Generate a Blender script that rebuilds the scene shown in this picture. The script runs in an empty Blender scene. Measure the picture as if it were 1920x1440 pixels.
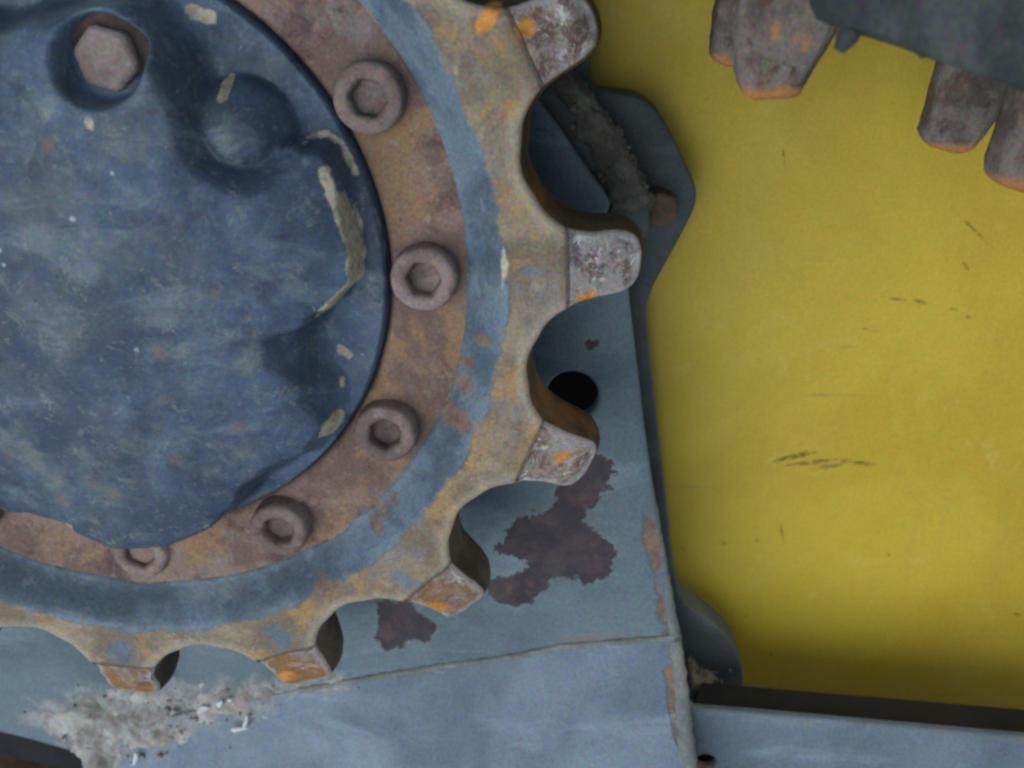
import bpy, bmesh, math, random
import numpy as np
from mathutils import Matrix, Vector
from mathutils.geometry import delaunay_2d_cdt

random.seed(4)
rng = np.random.default_rng(4)
scene = bpy.context.scene
COL = scene.collection
S = 0.15      # metres per unit: the bolt circle of the sprocket has radius 1 unit = 150 mm
# local drawing frame: x right, y down, z away from the viewer, origin in the sprocket's centre

# ------------------------------------------------------------------ camera
cam_d = bpy.data.cameras.new('Camera')
cam = bpy.data.objects.new('Camera', cam_d)
COL.objects.link(cam)
cam_d.sensor_width = 36.0
cam_d.lens = 33.75
cam_d.clip_start = 0.01
cam_d.clip_end = 50
CAM_R = Matrix(((0.9976941, 0.0134268, 0.0665297), (0.0142040, 0.9172249, -0.3981166), (-0.0663681, 0.3981436, 0.9149191)))
TOW = Matrix(((1, 0, 0), (0, 0, 1), (0, -1, 0)))
m3 = TOW @ CAM_R.transposed() @ Matrix(((1, 0, 0), (0, -1, 0), (0, 0, -1)))
cam.matrix_world = Matrix.Translation((1.44083*S, -2.58660*S, 0.79832*S)) @ m3.to_4x4()
cam_d.dof.use_dof = True
cam_d.dof.focus_distance = 2.9*S
cam_d.dof.aperture_fstop = 9.0
scene.camera = cam

# ------------------------------------------------------------------ light: dim even ambient and two unseen area lamps
world = bpy.data.worlds.new('World')
scene.world = world
world.use_nodes = True
bg = world.node_tree.nodes['Background']
bg.inputs[0].default_value = (0.62, 0.78, 1.0, 1)
bg.inputs[1].default_value = 0.24

def lamp(name, loc, target, w, h, power, col):
    d = bpy.data.lights.new(name, 'AREA')
    d.shape = 'RECTANGLE'; d.size = w; d.size_y = h; d.energy = power; d.color = col
    o = bpy.data.objects.new(name, d)
    COL.objects.link(o)
    o.location = loc
    o.rotation_euler = (Vector(target) - Vector(loc)).to_track_quat('-Z', 'Y').to_euler()
    return o
lamp('key_area_light', (-0.75, -1.7, -0.33), (0.15, 0, -0.08), 2.2, 1.9, 36, (0.92, 0.97, 1.0))  # unseen soft key lamp, low from the front left
lamp('panel_fill_light', (1.35, -0.30, 0.30), (0.50, 0.15, -0.12), 0.7, 0.7, 3.2, (1.0, 0.97, 0.90))  # unseen lamp added to brighten the yellow panel from the right

scene.view_settings.view_transform = 'Standard'
scene.view_settings.look = 'None'
scene.view_settings.exposure = 0.18
scene.view_settings.gamma = 1.0
scene.cycles.filter_width = 2.5
scene.render.resolution_x = 1024
scene.render.resolution_y = 768

# ------------------------------------------------------------------ outlines measured on the machine (local units, at each sheet's own depth)
D = {
 'side': [[-0.699,-1.302],[1.152,-1.259],[1.272,-0.447],[1.313,-0.391],[1.371,-0.317],[1.448,-0.209],[1.51,-0.124],[1.531,-0.089],[1.523,-0.066],[1.503,-0.059],[1.556,0.008],[1.591,0.116],[1.608,0.255],[1.644,0.498],[1.674,0.703],[1.706,0.896],[1.74,1.074],[1.772,1.26],[1.804,1.429],[1.845,1.655],[1.393,1.705],[1.2,1.766],[0.739,1.867],[0.305,1.984],[-0.32,2.172],[-0.676,2.359],[-0.709,2.342],[-0.754,2.323],[-0.912,2.27],[-1.049,2.232],[-1.757,2.146]],
 'hole': [[1.429,0.589]],
 'holeR': [[1.533,0.587]],
 'patch1': [[1.465,0.879],[1.532,0.838],[1.581,0.872],[1.586,0.932],[1.526,1.012],[1.478,1.07],[1.459,1.117],[1.529,1.131],[1.59,1.195],[1.573,1.314],[1.483,1.378],[1.452,1.323],[1.37,1.358],[1.35,1.395],[1.204,1.5],[1.142,1.465],[1.113,1.378],[1.268,1.319],[1.289,1.275],[1.177,1.259],[1.157,1.231],[1.209,1.112],[1.27,1.076],[1.369,1.038],[1.398,0.959],[1.427,0.891]],
 'patch2': [[0.668,1.469],[0.784,1.477],[0.866,1.538],[0.894,1.614],[0.86,1.655],[0.684,1.702],[0.631,1.69],[0.7,1.622]],
 'patch3': [[1.392,1.634],[1.497,1.612],[1.726,1.595],[1.731,1.629],[1.54,1.657],[1.393,1.668]],
 'edgerust': [[1.683,1.042],[1.732,1.029],[1.835,1.619],[1.789,1.621],[1.739,1.333],[1.697,1.145]],
 'speck': [[1.393,0.363],[1.485,0.411],[1.498,0.391],[1.366,0.432],[1.468,0.46]],
 'lower': [[-0.631,2.279],[-0.303,2.117],[0.31,1.946],[0.741,1.836],[1.201,1.735],[1.393,1.679],[1.838,1.613],[1.863,1.77],[1.897,2.069],[1.931,2.291],[1.965,2.549],[-0.654,2.881],[-0.643,2.505],[-0.634,2.359]],
 'lowrust': [[1.789,1.635],[1.826,1.622],[1.863,1.808],[1.893,2.031],[1.856,2.035],[1.813,1.87]],
 'mudlow': [[-0.899,2.134],[-0.675,2.018],[-0.477,2.01],[-0.233,1.987],[0.1,1.941],[0.24,1.93],[0.493,1.871],[0.516,1.884],[0.31,1.948],[0.101,2.0],[0.067,2.07],[-0.015,2.093],[-0.23,2.135],[-0.277,2.217],[-0.459,2.247],[-0.506,2.324],[-0.53,2.389],[-0.641,2.401],[-0.656,2.298],[-0.744,2.266]],
 'mudwhite': [[-0.1,2.036],[-0.029,1.992],[0.032,2.074],[0.067,2.04]],
 'rear': [[1.45,-1.155],[1.46,-0.599],[1.463,-0.412],[1.527,-0.397],[1.626,-0.388],[1.69,-0.346],[1.743,-0.269],[1.789,-0.179],[1.837,-0.087],[1.844,-0.04],[1.828,0.017],[1.769,0.144],[1.696,0.295],[1.685,0.367],[1.69,0.43],[1.733,0.734],[1.786,1.083],[1.86,1.604],[1.916,1.697],[2.01,1.763],[2.106,1.857],[2.16,1.968],[2.18,2.069],[2.2,2.323],[2.236,2.769],[1.645,2.803],[1.572,0.245],[1.28,0.067],[1.253,-1.159]],
 'rbolt': [[1.724,-0.029],[1.787,-0.029]],
 'mudA': [[1.393,-0.465],[1.476,-0.435],[1.532,-0.374],[1.59,-0.264],[1.633,-0.177],[1.651,-0.133],[1.662,-0.035],[1.655,0.05],[1.625,0.039],[1.568,-0.071],[1.51,-0.195],[1.438,-0.315],[1.385,-0.4]],
 'arm': [[1.274,-0.483],[1.393,-0.498],[1.48,-0.399],[1.609,-0.212],[1.695,0.038],[1.563,0.114],[1.505,-0.034],[1.378,-0.278],[1.265,-0.4]],
 'mudB': [[1.892,1.955],[1.944,1.911],[2.013,1.964],[2.05,2.019],[2.141,2.057],[2.174,2.113],[1.957,2.124],[1.921,2.082]],
 'beam': [[1.865,1.876],[1.928,1.941],[2.118,1.951],[3.222,2.02],[3.998,2.07],[4.401,3.559],[2.042,3.044],[1.924,2.237]],
 'beamhole': [[1.99,2.179]],
 'beamholeR': [[2.041,2.176]],
 'beamrust': [[1.932,2.179],[1.959,2.106],[2.012,2.095],[2.05,2.173],[2.044,2.245],[2.023,2.408],[1.957,2.412]],
 'yellow': [[1.101,-1.341],[3.762,-1.279],[5.516,4.373],[0.937,4.776]],
 'scuff0': [[2.824,0.043],[2.995,0.194]],
 'scuff1': [[2.895,0.24],[2.921,0.278]],
 'scuff2': [[2.742,0.401],[2.785,0.418]],
 'scuff3': [[2.885,0.438],[2.91,0.447]],
 'scuff4': [[2.947,0.464],[2.972,0.481]],
 'scuff5': [[2.567,0.523],[2.621,0.534]],
 'scuff6': [[2.272,1.124],[2.409,1.071]],
 'scuff7': [[2.305,1.118],[2.443,1.075]],
 'scuff8': [[2.329,1.138],[2.512,1.109]],
 'scuff9': [[2.429,1.151],[2.558,1.128]],
 'scuff10': [[2.511,1.104],[2.688,1.125]],
 'scuff11': [[2.33,1.427],[2.355,1.521]],
 'scuff12': [[2.094,1.524],[2.104,1.534]],
 'scuff13': [[1.92,1.556],[1.928,1.573]],
 'scuff14': [[2.235,1.509],[2.243,1.516]],
 'scuff15': [[3.397,1.856],[3.417,1.867]],
 'scuff16': [[2.353,2.116],[2.359,2.125]],
 'scuff17': [[2.217,1.85],[2.228,1.923]],
 'scuff18': [[2.187,-0.164],[2.195,-0.115]],
 'scuff19': [[2.803,1.562],[2.811,1.57]],
 'scuff20': [[2.6,1.117],[2.672,1.135]],
 'scuff21': [[2.651,0.399],[2.712,0.403]],
 'lug1': [[1.788,-0.888],[1.801,-0.723],[1.809,-0.607],[1.82,-0.548],[1.838,-0.514],[1.864,-0.499],[1.958,-0.5],[1.975,-0.52],[2.001,-0.582],[2.036,-0.675],[2.099,-0.84]],
 'lug1b': [[1.878,-0.843],[1.836,-0.705],[1.823,-0.568],[1.829,-0.542],[1.852,-0.524],[1.881,-0.518],[1.988,-0.52],[2.009,-0.541],[2.04,-0.617],[2.111,-0.785]],
 'lug2': [[2.518,-0.658],[2.495,-0.528],[2.473,-0.336],[2.484,-0.305],[2.512,-0.283],[2.585,-0.262],[2.618,-0.27],[2.634,-0.293],[2.709,-0.408],[2.772,-0.555]],
 'lug3': [[2.484,-0.641],[2.467,-0.489],[2.448,-0.33],[2.458,-0.305],[2.482,-0.289],[2.538,-0.28],[2.574,-0.287],[2.589,-0.305],[2.641,-0.403],[2.71,-0.57]],
 'track': [[1.867,-0.879],[1.889,-0.771],[1.903,-0.724],[1.92,-0.694],[1.944,-0.684],[1.98,-0.674],[2.042,-0.654],[2.084,-0.642],[2.129,-0.622],[2.211,-0.597],[2.294,-0.574],[2.488,-0.506],[2.929,-0.35],[2.733,-0.981]],
 'crumb1': [[1.959,-0.678],[1.953,-0.662],[1.942,-0.64]],
 'crumb2': [[2.089,-0.641],[2.106,-0.629]],
 'h_lobe1': [[0.769,-0.312],[0.792,-0.216],[0.815,-0.136],[0.822,-0.046],[0.807,0.008],[0.737,0.072]],
 'h_lobe2': [[0.703,-0.376],[0.747,-0.385],[0.788,-0.365],[0.806,-0.323],[0.824,-0.281]],
 'h_chip_a': [[0.713,0.45],[0.687,0.5]],
 'h_chip_b': [[0.731,0.247],[0.758,0.267]],
 'h_chip_c': [[0.71,0.103],[0.73,0.086]],
 'h_chip_d': [[-0.19,0.815],[-0.141,0.788]],
 'h_chip_e': [[-0.052,0.921],[0.011,0.915],[0.159,0.871],[0.308,0.801]],
 'h_chip_f': [[0.421,-0.705],[0.465,-0.691]],
 'h_chip_g': [[0.506,-0.536],[0.509,-0.498]],
 'h_chip_h': [[0.214,-0.458],[0.215,-0.447]],
 'h_chip_i': [[0.731,0.341],[0.736,0.358]],
 'h_scr1': [[0.306,-0.417],[0.338,-0.369],[0.404,-0.293],[0.451,-0.215],[0.443,-0.191]],
 'h_scr2': [[0.275,-0.127],[0.319,-0.075],[0.359,0.001]],
 'h_dust': [[0.139,0.259],[0.299,0.24],[0.52,0.221],[0.552,0.204],[0.398,0.314],[0.173,0.334],[0.32,0.158]],
 'h_rust': [[0.477,-0.011],[0.304,0.158],[0.27,0.508],[0.464,0.41],[-0.227,0.499],[0.007,0.594],[0.062,0.635],[0.096,-0.397],[0.289,0.307],[-0.121,0.671]],
 'h_white': [[-0.063,-0.139],[0.248,0.14],[0.136,-0.217],[0.255,-0.332],[-0.061,-0.1],[0.588,-0.095],[0.671,0.402],[0.696,0.402]],
 'hex': [[0.244,-0.6]],
 'boss': [[0.526,-0.397]],
 'band_wear': [[1.106,0.291],[1.107,0.343],[1.051,0.467],[1.07,0.476],[1.1,0.47],[1.167,0.205],[0.826,0.793],[0.863,0.763],[0.797,0.843],[0.783,0.794],[0.656,1.053],[0.629,1.065]],
 'tooth_cream': [[1.237,-0.094],[1.244,-0.067],[1.252,-0.039],[1.241,-0.006],[1.228,0.033],[1.226,0.018],[1.231,-0.036]],
}

# ------------------------------------------------------------------ numeric noise
def _hash(ix, iy, seed):
    h = (ix.astype(np.int64)*374761393 + iy.astype(np.int64)*668265263 + seed*974711) & 0x7fffffff
    h = ((h ^ (h >> 13))*1274126177) & 0x7fffffff
    return ((h ^ (h >> 16)) & 0xffff)/65535.0
def vnoise(x, y, seed=0):
    ix = np.floor(x); iy = np.floor(y); fx = x-ix; fy = y-iy
    fx = fx*fx*(3-2*fx); fy = fy*fy*(3-2*fy)
    a = _hash(ix, iy, seed); b = _hash(ix+1, iy, seed); c = _hash(ix, iy+1, seed); d = _hash(ix+1, iy+1, seed)
    return (a*(1-fx)+b*fx)*(1-fy)+(c*(1-fx)+d*fx)*fy
def fbm(x, y, sc, seed=0, octv=4):
    x = np.asarray(x, float)*sc; y = np.asarray(y, float)*sc
    s = 0; a = .5; t = 0
    for i in range(octv):
        s = s+a*vnoise(x+17.3*i, y-9.1*i, seed+i); t += a; a *= .5; x = x*2.03; y = y*2.03
    return s/t
def sstep(v, a, b):
    t = np.clip((np.asarray(v, float)-a)/(b-a), 0, 1)
    return t*t*(3-2*t)
def seg_dist(x, y, p, q):
    p = np.array(p, float); q = np.array(q, float); d = q-p; L = max(1e-9, d@d)
    t = np.clip(((x-p[0])*d[0]+(y-p[1])*d[1])/L, 0, 1)
    return np.hypot(x-p[0]-t*d[0], y-p[1]-t*d[1])
def inside(x, y, poly):
    r = np.zeros(np.shape(x), bool); n = len(poly)
    for i in range(n):
        x1, y1 = poly[i]; x2, y2 = poly[(i+1) % n]
        c = ((y1 > y) != (y2 > y))
        with np.errstate(divide='ignore', invalid='ignore'):
            xi = (x2-x1)*(y-y1)/(y2-y1 if y2 != y1 else 1e-12)+x1
        r ^= c & (x < xi)
    return r
def poly_sdf(x, y, poly):      # positive inside
    d = np.full(np.shape(x), 1e9)
    for i in range(len(poly)):
        d = np.minimum(d, seg_dist(x, y, poly[i], poly[(i+1) % len(poly)]))
    return np.where(inside(x, y, poly), d, -d)
def path_sdf(x, y, pts, w):
    d = np.full(np.shape(x), 1e9)
    if len(pts) == 1:
        return w-np.hypot(x-pts[0][0], y-pts[0][1])
    for i in range(len(pts)-1):
        d = np.minimum(d, seg_dist(x, y, pts[i], pts[i+1]))
    return w-d
def dots_sdf(x, y, pts, w):
    d = np.full(np.shape(x), 1e9)
    for p in pts:
        d = np.minimum(d, np.hypot(x-p[0], y-p[1]))
    return w-d
def chaikin(pts, n=2, closed=True):
    for _ in range(n):
        o = []; m = len(pts)
        for i in range(m if closed else m-1):
            a = pts[i]; b = pts[(i+1) % m]
            o.append([.75*a[0]+.25*b[0], .75*a[1]+.25*b[1]]); o.append([.25*a[0]+.75*b[0], .25*a[1]+.75*b[1]])
        pts = o
    return pts
def resample(pts, step, closed=True):
    o = []; m = len(pts)
    for i in range(m if closed else m-1):
        a = pts[i]; b = pts[(i+1) % m]; L = math.dist(a, b); k = max(1, int(L/step))
        o += [[a[0]+(b[0]-a[0])*j/k, a[1]+(b[1]-a[1])*j/k] for j in range(k)]
    if not closed: o.append(list(pts[-1]))
    return o

# ------------------------------------------------------------------ object helpers
def thing(name, label, cat, loc=(0, 0, 0), kind=None, group=None):
    o = bpy.data.objects.new(name, None)
    o.empty_display_size = .02
    COL.objects.link(o)
    o.location = (loc[0]*S, loc[2]*S, -loc[1]*S)
    o['label'] = label; o['category'] = cat
    if kind: o['kind'] = kind
    if group: o['group'] = group
    o['_o'] = [float(v) for v in loc]
    return o
def make(name, verts, faces, mat, parent=None, attrs=None, smooth=True, label=None, cat=None, kind=None, angle=None):
    v = np.asarray(verts, float)
    off = np.array(parent['_o'][:]) if parent is not None and '_o' in parent else np.zeros(3)
    if parent is not None and '_o' not in parent and parent.parent is not None and '_o' in parent.parent:
        off = np.array(parent.parent['_o'][:])
    v = v-off
    w = np.stack([v[:, 0], v[:, 2], -v[:, 1]], 1)*S
    me = bpy.data.meshes.new(name)
    me.from_pydata(w.tolist(), [], [list(map(int, f)) for f in faces])
    for k, a in (attrs or {}).items():
        at = me.attributes.new(k, 'FLOAT', 'POINT')
        at.data.foreach_set('value', np.asarray(a, np.float32))
    me.validate(); me.update()
    if smooth:
        me.shade_smooth()
        if angle: me.set_sharp_from_angle(angle=math.radians(angle))
    me.materials.append(mat)
    o = bpy.data.objects.new(name, me)
    COL.objects.link(o)
    if parent is not None: o.parent = parent
    if label: o['label'] = label
    if cat: o['category'] = cat
    if kind: o['kind'] = kind
    return o
def grid_faces(nu, nv, wrap_u=False, flip=False):
    f = []
    for i in range(nu if wrap_u else nu-1):
        a = i*nv; b = ((i+1) % nu)*nv
        for j in range(nv-1):
            q = (a+j, b+j, b+j+1, a+j+1)
            f.append(q[::-1] if flip else q)
    return f
def plate(name, outline, zfun, thick, res, mat, parent, holes=(), attrs=None, bevel=.012, kind=None, label=None):
    """A sheet of steel with a rounded front edge, cut to an outline; interior points carry wear attributes."""
    loops = [resample(outline, res)]+[resample(h, res*.5) for h in holes]
    pts = []; edges = []; loop_idx = []
    for lp in loops:
        s = len(pts); n = len(lp)
        pts += lp; edges += [(s+i, s+(i+1) % n) for i in range(n)]; loop_idx.append(list(range(s, s+n)))
    o = np.array(loops[0]); x0, y0 = o.min(0); x1, y1 = o.max(0)
    gx, gy = np.meshgrid(np.arange(x0, x1, res), np.arange(y0, y1, res))
    gx = gx.ravel()+rng.uniform(-.2, .2, gx.size)*res; gy = gy.ravel()+rng.uniform(-.2, .2, gy.size)*res
    d = poly_sdf(gx, gy, loops[0])
    for h in loops[1:]: d = np.minimum(d, -poly_sdf(gx, gy, h))
    k = d > res*.45
    pts += np.stack([gx[k], gy[k]], 1).tolist()
    V, E, F, ov, oe, of = delaunay_2d_cdt([Vector(p) for p in pts], edges, [], 0, 1e-6)
    vm = {}
    for i, lst in enumerate(ov):
        for j in lst: vm[j] = i
    P = np.array([[v.x, v.y] for v in V])
    F = np.array([f for f in F if len(f) == 3])
    c = P[F].mean(1)
    ok = inside(c[:, 0], c[:, 1], loops[0])
    for h in loops[1:]: ok &= ~inside(c[:, 0], c[:, 1], h)
    F = F[ok]
    Z = zfun(P[:, 0], P[:, 1])
    bd = np.zeros(len(P), bool)
    verts = np.c_[P, Z].tolist(); faces = []
    a, b, cc = P[F[:, 0]], P[F[:, 1]], P[F[:, 2]]
    cr = (b[:, 0]-a[:, 0])*(cc[:, 1]-a[:, 1])-(b[:, 1]-a[:, 1])*(cc[:, 0]-a[:, 0])
    for f, s in zip(F, cr): faces.append(tuple(f) if s < 0 else tuple(f[::-1]))
    src = list(range(len(P)))
    for li, lp in enumerate(loop_idx):
        ids = [vm[i] for i in lp]
        area = sum(P[ids[i]][0]*P[ids[(i+1) % len(ids)]][1]-P[ids[(i+1) % len(ids)]][0]*P[ids[i]][1] for i in range(len(ids)))
        out = 1 if (area > 0) == (li == 0) else -1
        if li > 0: out = -1 if area > 0 else 1
        prev = ids; n = len(ids)
        for (off, dz) in ((bevel*.7, bevel*.3), (bevel, bevel), (bevel, thick)):
            cur = []
            for i in range(n):
                t = P[ids[(i+1) % n]]-P[ids[i-1]]; L = np.hypot(*t)+1e-9
                nx, ny = t[1]/L*out, -t[0]/L*out
                cur.append(len(verts)); verts.append([P[ids[i]][0]+nx*off, P[ids[i]][1]+ny*off, Z[ids[i]]+dz]); src.append(ids[i])
            for i in range(n):
                faces.append((prev[i], prev[(i+1) % n], cur[(i+1) % n], cur[i]))
            prev = cur
    at = {}
    if attrs:
        VV = np.array(verts)
        for k2, fn in attrs.items(): at[k2] = fn(VV[:, 0], VV[:, 1])
    ob = make(name, verts, faces, mat, parent, at, kind=kind, label=label, angle=50)
    fix_normals(ob)
    return ob
def fix_normals(ob):
    bm = bmesh.new(); bm.from_mesh(ob.data); bmesh.ops.recalc_face_normals(bm, faces=bm.faces)
    # the open sheets must look at the viewer (-Y)
    s = sum(f.normal.y*f.calc_area() for f in bm.faces if abs(f.normal.y) > .6)
    if s > 0: bmesh.ops.reverse_faces(bm, faces=bm.faces)
    bm.to_mesh(ob.data); bm.free()
def extrude_profile(name, prof, z0, z1, mat, parent, bev=.03, jit=0, attrs=None, nz=10, label=None, draft=0.0):
    """A casting whose side profile is a closed outline; corners of the depth ends are rounded."""
    prof = np.array(prof); c = prof.mean(0); n = len(prof)
    rows = []
    zs = [(z0, bev), (z0+bev*.3, bev*.3), (z0+bev, 0)]+[(z0+bev+(z1-z0-2*bev)*i/nz, 0) for i in range(1, nz)]+[(z1-bev, 0), (z1-bev*.3, bev*.3), (z1, bev)]
    t = np.roll(prof, -1, 0)-np.roll(prof, 1, 0); L = np.hypot(t[:, 0], t[:, 1])+1e-9
    area = (prof[:, 0]*np.roll(prof[:, 1], -1)-np.roll(prof[:, 0], -1)*prof[:, 1]).sum()
    sg = 1 if area > 0 else -1
    nrm = np.c_[t[:, 1]/L*sg, -t[:, 0]/L*sg]
    for z, ins in zs:
        p = c+(prof-c)*(1-ins/(.5*np.ptp(prof, 0)))
        rows.append(np.c_[p, np.full(n, z)])
    R0 = np.array(rows)
    if jit:
        nz_ = fbm(R0[..., 0]*1.0+R0[..., 2]*.7, R0[..., 1]+R0[..., 2]*.9, 9, 5)-.5
        R0[..., 0] += nrm[None, :, 0]*nz_*jit; R0[..., 1] += nrm[None, :, 1]*nz_*jit
    verts = R0.reshape(-1, 3).tolist(); m = len(zs); faces = []
    for i in range(m-1):
        for j in range(n):
            faces.append((i*n+j, i*n+(j+1) % n, (i+1)*n+(j+1) % n, (i+1)*n+j))
    for base, z in ((0, z0), ((m-1)*n, z1)):     # end caps with inner rings
        prev = list(range(base, base+n))
        for s in (.7, .4):
            cur = []
            for j in range(n):
                q = np.array(verts[base+j]); q[:2] = c+(q[:2]-c)*s; cur.append(len(verts)); verts.append(q.tolist())
            for j in range(n): faces.append((prev[j], prev[(j+1) % n], cur[(j+1) % n], cur[j]))
            prev = cur
        k = len(verts); verts.append([c[0], c[1], z])
        for j in range(n): faces.append((prev[j], prev[(j+1) % n], k))
    VV = np.array(verts)
    at = {k2: fn(VV) for k2, fn in (attrs or {}).items()}
    ob = make(name, verts, faces, mat, parent, at, label=label, angle=45)
    bm = bmesh.new(); bm.from_mesh(ob.data); bmesh.ops.recalc_face_normals(bm, faces=bm.faces); bm.to_mesh(ob.data); bm.free()
    return ob

# ------------------------------------------------------------------ materials
class Mat:
    def __init__(s, name, rnd=True):
        s.m = bpy.data.materials.new(name); s.m.use_nodes = True
        s.nt = s.m.node_tree; s.nt.nodes.clear()
        s.out = s.nt.nodes.new('ShaderNodeOutputMaterial')
        s.b = s.nt.nodes.new('ShaderNodeBsdfPrincipled')
        s.nt.links.new(s.b.outputs[0], s.out.inputs[0])
        tc = s.nt.nodes.new('ShaderNodeTexCoord'); oi = s.nt.nodes.new('ShaderNodeObjectInfo')
        sc = s.nt.nodes.new('ShaderNodeVectorMath'); sc.operation = 'SCALE'; sc.inputs['Scale'].default_value = 1/S
        s.nt.links.new(tc.outputs['Object'], sc.inputs[0])
        ad = s.nt.nodes.new('ShaderNodeVectorMath'); ad.operation = 'MULTIPLY_ADD'
        s.nt.links.new(oi.outputs['Random'], ad.inputs[0]); ad.inputs[1].default_value = (37, 53, 71) if rnd else (0, 0, 0)
        s.nt.links.new(sc.outputs[0], ad.inputs[2])
        s.vec = ad.outputs[0]
    def lk(s, a, sock):
        if isinstance(a, bpy.types.NodeSocket): s.nt.links.new(a, sock)
        elif isinstance(a, (tuple, list)): sock.default_value = (*a, 1) if len(a) == 3 and len(sock.default_value) == 4 else a
        else: sock.default_value = a
    def mapv(s, rot=(0, 0, 0), scale=(1, 1, 1)):
        n = s.nt.nodes.new('ShaderNodeMapping'); s.nt.links.new(s.vec, n.inputs[0])
        n.inputs['Rotation'].default_value = rot; n.inputs['Scale'].default_value = scale
        return n.outputs[0]
    def noise(s, scale, detail=5, rough=.55, dist=0, vec=None):
        n = s.nt.nodes.new('ShaderNodeTexNoise')
        s.nt.links.new(vec or s.vec, n.inputs['Vector'])
        n.inputs['Scale'].default_value = scale; n.inputs['Detail'].default_value = detail
        n.inputs['Roughness'].default_value = rough; n.inputs['Distortion'].default_value = dist
        return n.outputs['Fac']
    def vor(s, scale):
        n = s.nt.nodes.new('ShaderNodeTexVoronoi'); s.nt.links.new(s.vec, n.inputs['Vector']); n.inputs['Scale'].default_value = scale
        return n.outputs['Distance']
    def ms(s, op, a, b=0.0, c=0.0):
        n = s.nt.nodes.new('ShaderNodeMath'); n.operation = op
        s.lk(a, n.inputs[0]); s.lk(b, n.inputs[1])
        if op in ('MULTIPLY_ADD',): s.lk(c, n.inputs[2])
        return n.outputs[0]
    def sm(s, v, lo, hi, a=0.0, b=1.0):
        n = s.nt.nodes.new('ShaderNodeMapRange'); n.interpolation_type = 'SMOOTHSTEP'
        s.lk(v, n.inputs[0]); n.inputs[1].default_value = lo; n.inputs[2].default_value = hi
        n.inputs[3].default_value = a; n.inputs[4].default_value = b
        return n.outputs[0]
    def mix(s, a, b, f):
        n = s.nt.nodes.new('ShaderNodeMix'); n.data_type = 'RGBA'
        s.lk(f, n.inputs[0]); s.lk(a, n.inputs[6]); s.lk(b, n.inputs[7])
        return n.outputs[2]
    def at(s, name):
        n = s.nt.nodes.new('ShaderNodeAttribute'); n.attribute_name = name
        return n.outputs['Fac']
    def edge(s, name, nsc, amp, soft, off=0.0):
        """crisp but ragged mask from a signed-distance attribute"""
        v = s.ms('MULTIPLY_ADD', s.ms('SUBTRACT', s.noise(nsc, 6, .62), .5), amp, s.at(name))
        return s.sm(v, off-soft, off+soft)
    def bump(s, h, strength, dist):
        n = s.nt.nodes.new('ShaderNodeBump'); s.lk(h, n.inputs['Height'])
        n.inputs['Strength'].default_value = strength; n.inputs['Distance'].default_value = dist
        s.nt.links.new(n.outputs[0], s.b.inputs['Normal'])
    def fin(s, col, rough, spec=.4, metal=0.0, grain=1.5):
        n = s.nt.nodes.new('ShaderNodeTexNoise'); s.nt.links.new(s.vec, n.inputs['Vector'])
        n.inputs['Scale'].default_value = 95; n.inputs['Detail'].default_value = 2; n.inputs['Roughness'].default_value = .8
        mr = s.nt.nodes.new('ShaderNodeVectorMath'); mr.operation = 'MULTIPLY_ADD'
        s.nt.links.new(n.outputs['Color'], mr.inputs[0]); mr.inputs[1].default_value = (grain,)*3; mr.inputs[2].default_value = (1-grain*.5,)*3
        mm = s.nt.nodes.new('ShaderNodeMix'); mm.data_type = 'RGBA'; mm.blend_type = 'MULTIPLY'; mm.inputs[0].default_value = 1.0
        s.lk(col, mm.inputs[6]); s.nt.links.new(mr.outputs[0], mm.inputs[7]); col = mm.outputs[2]
        s.lk(col, s.b.inputs['Base Color']); s.lk(rough, s.b.inputs['Roughness'])
        s.lk(metal, s.b.inputs['Metallic']); s.b.inputs['Specular IOR Level'].default_value = spec
        return s.m

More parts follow.
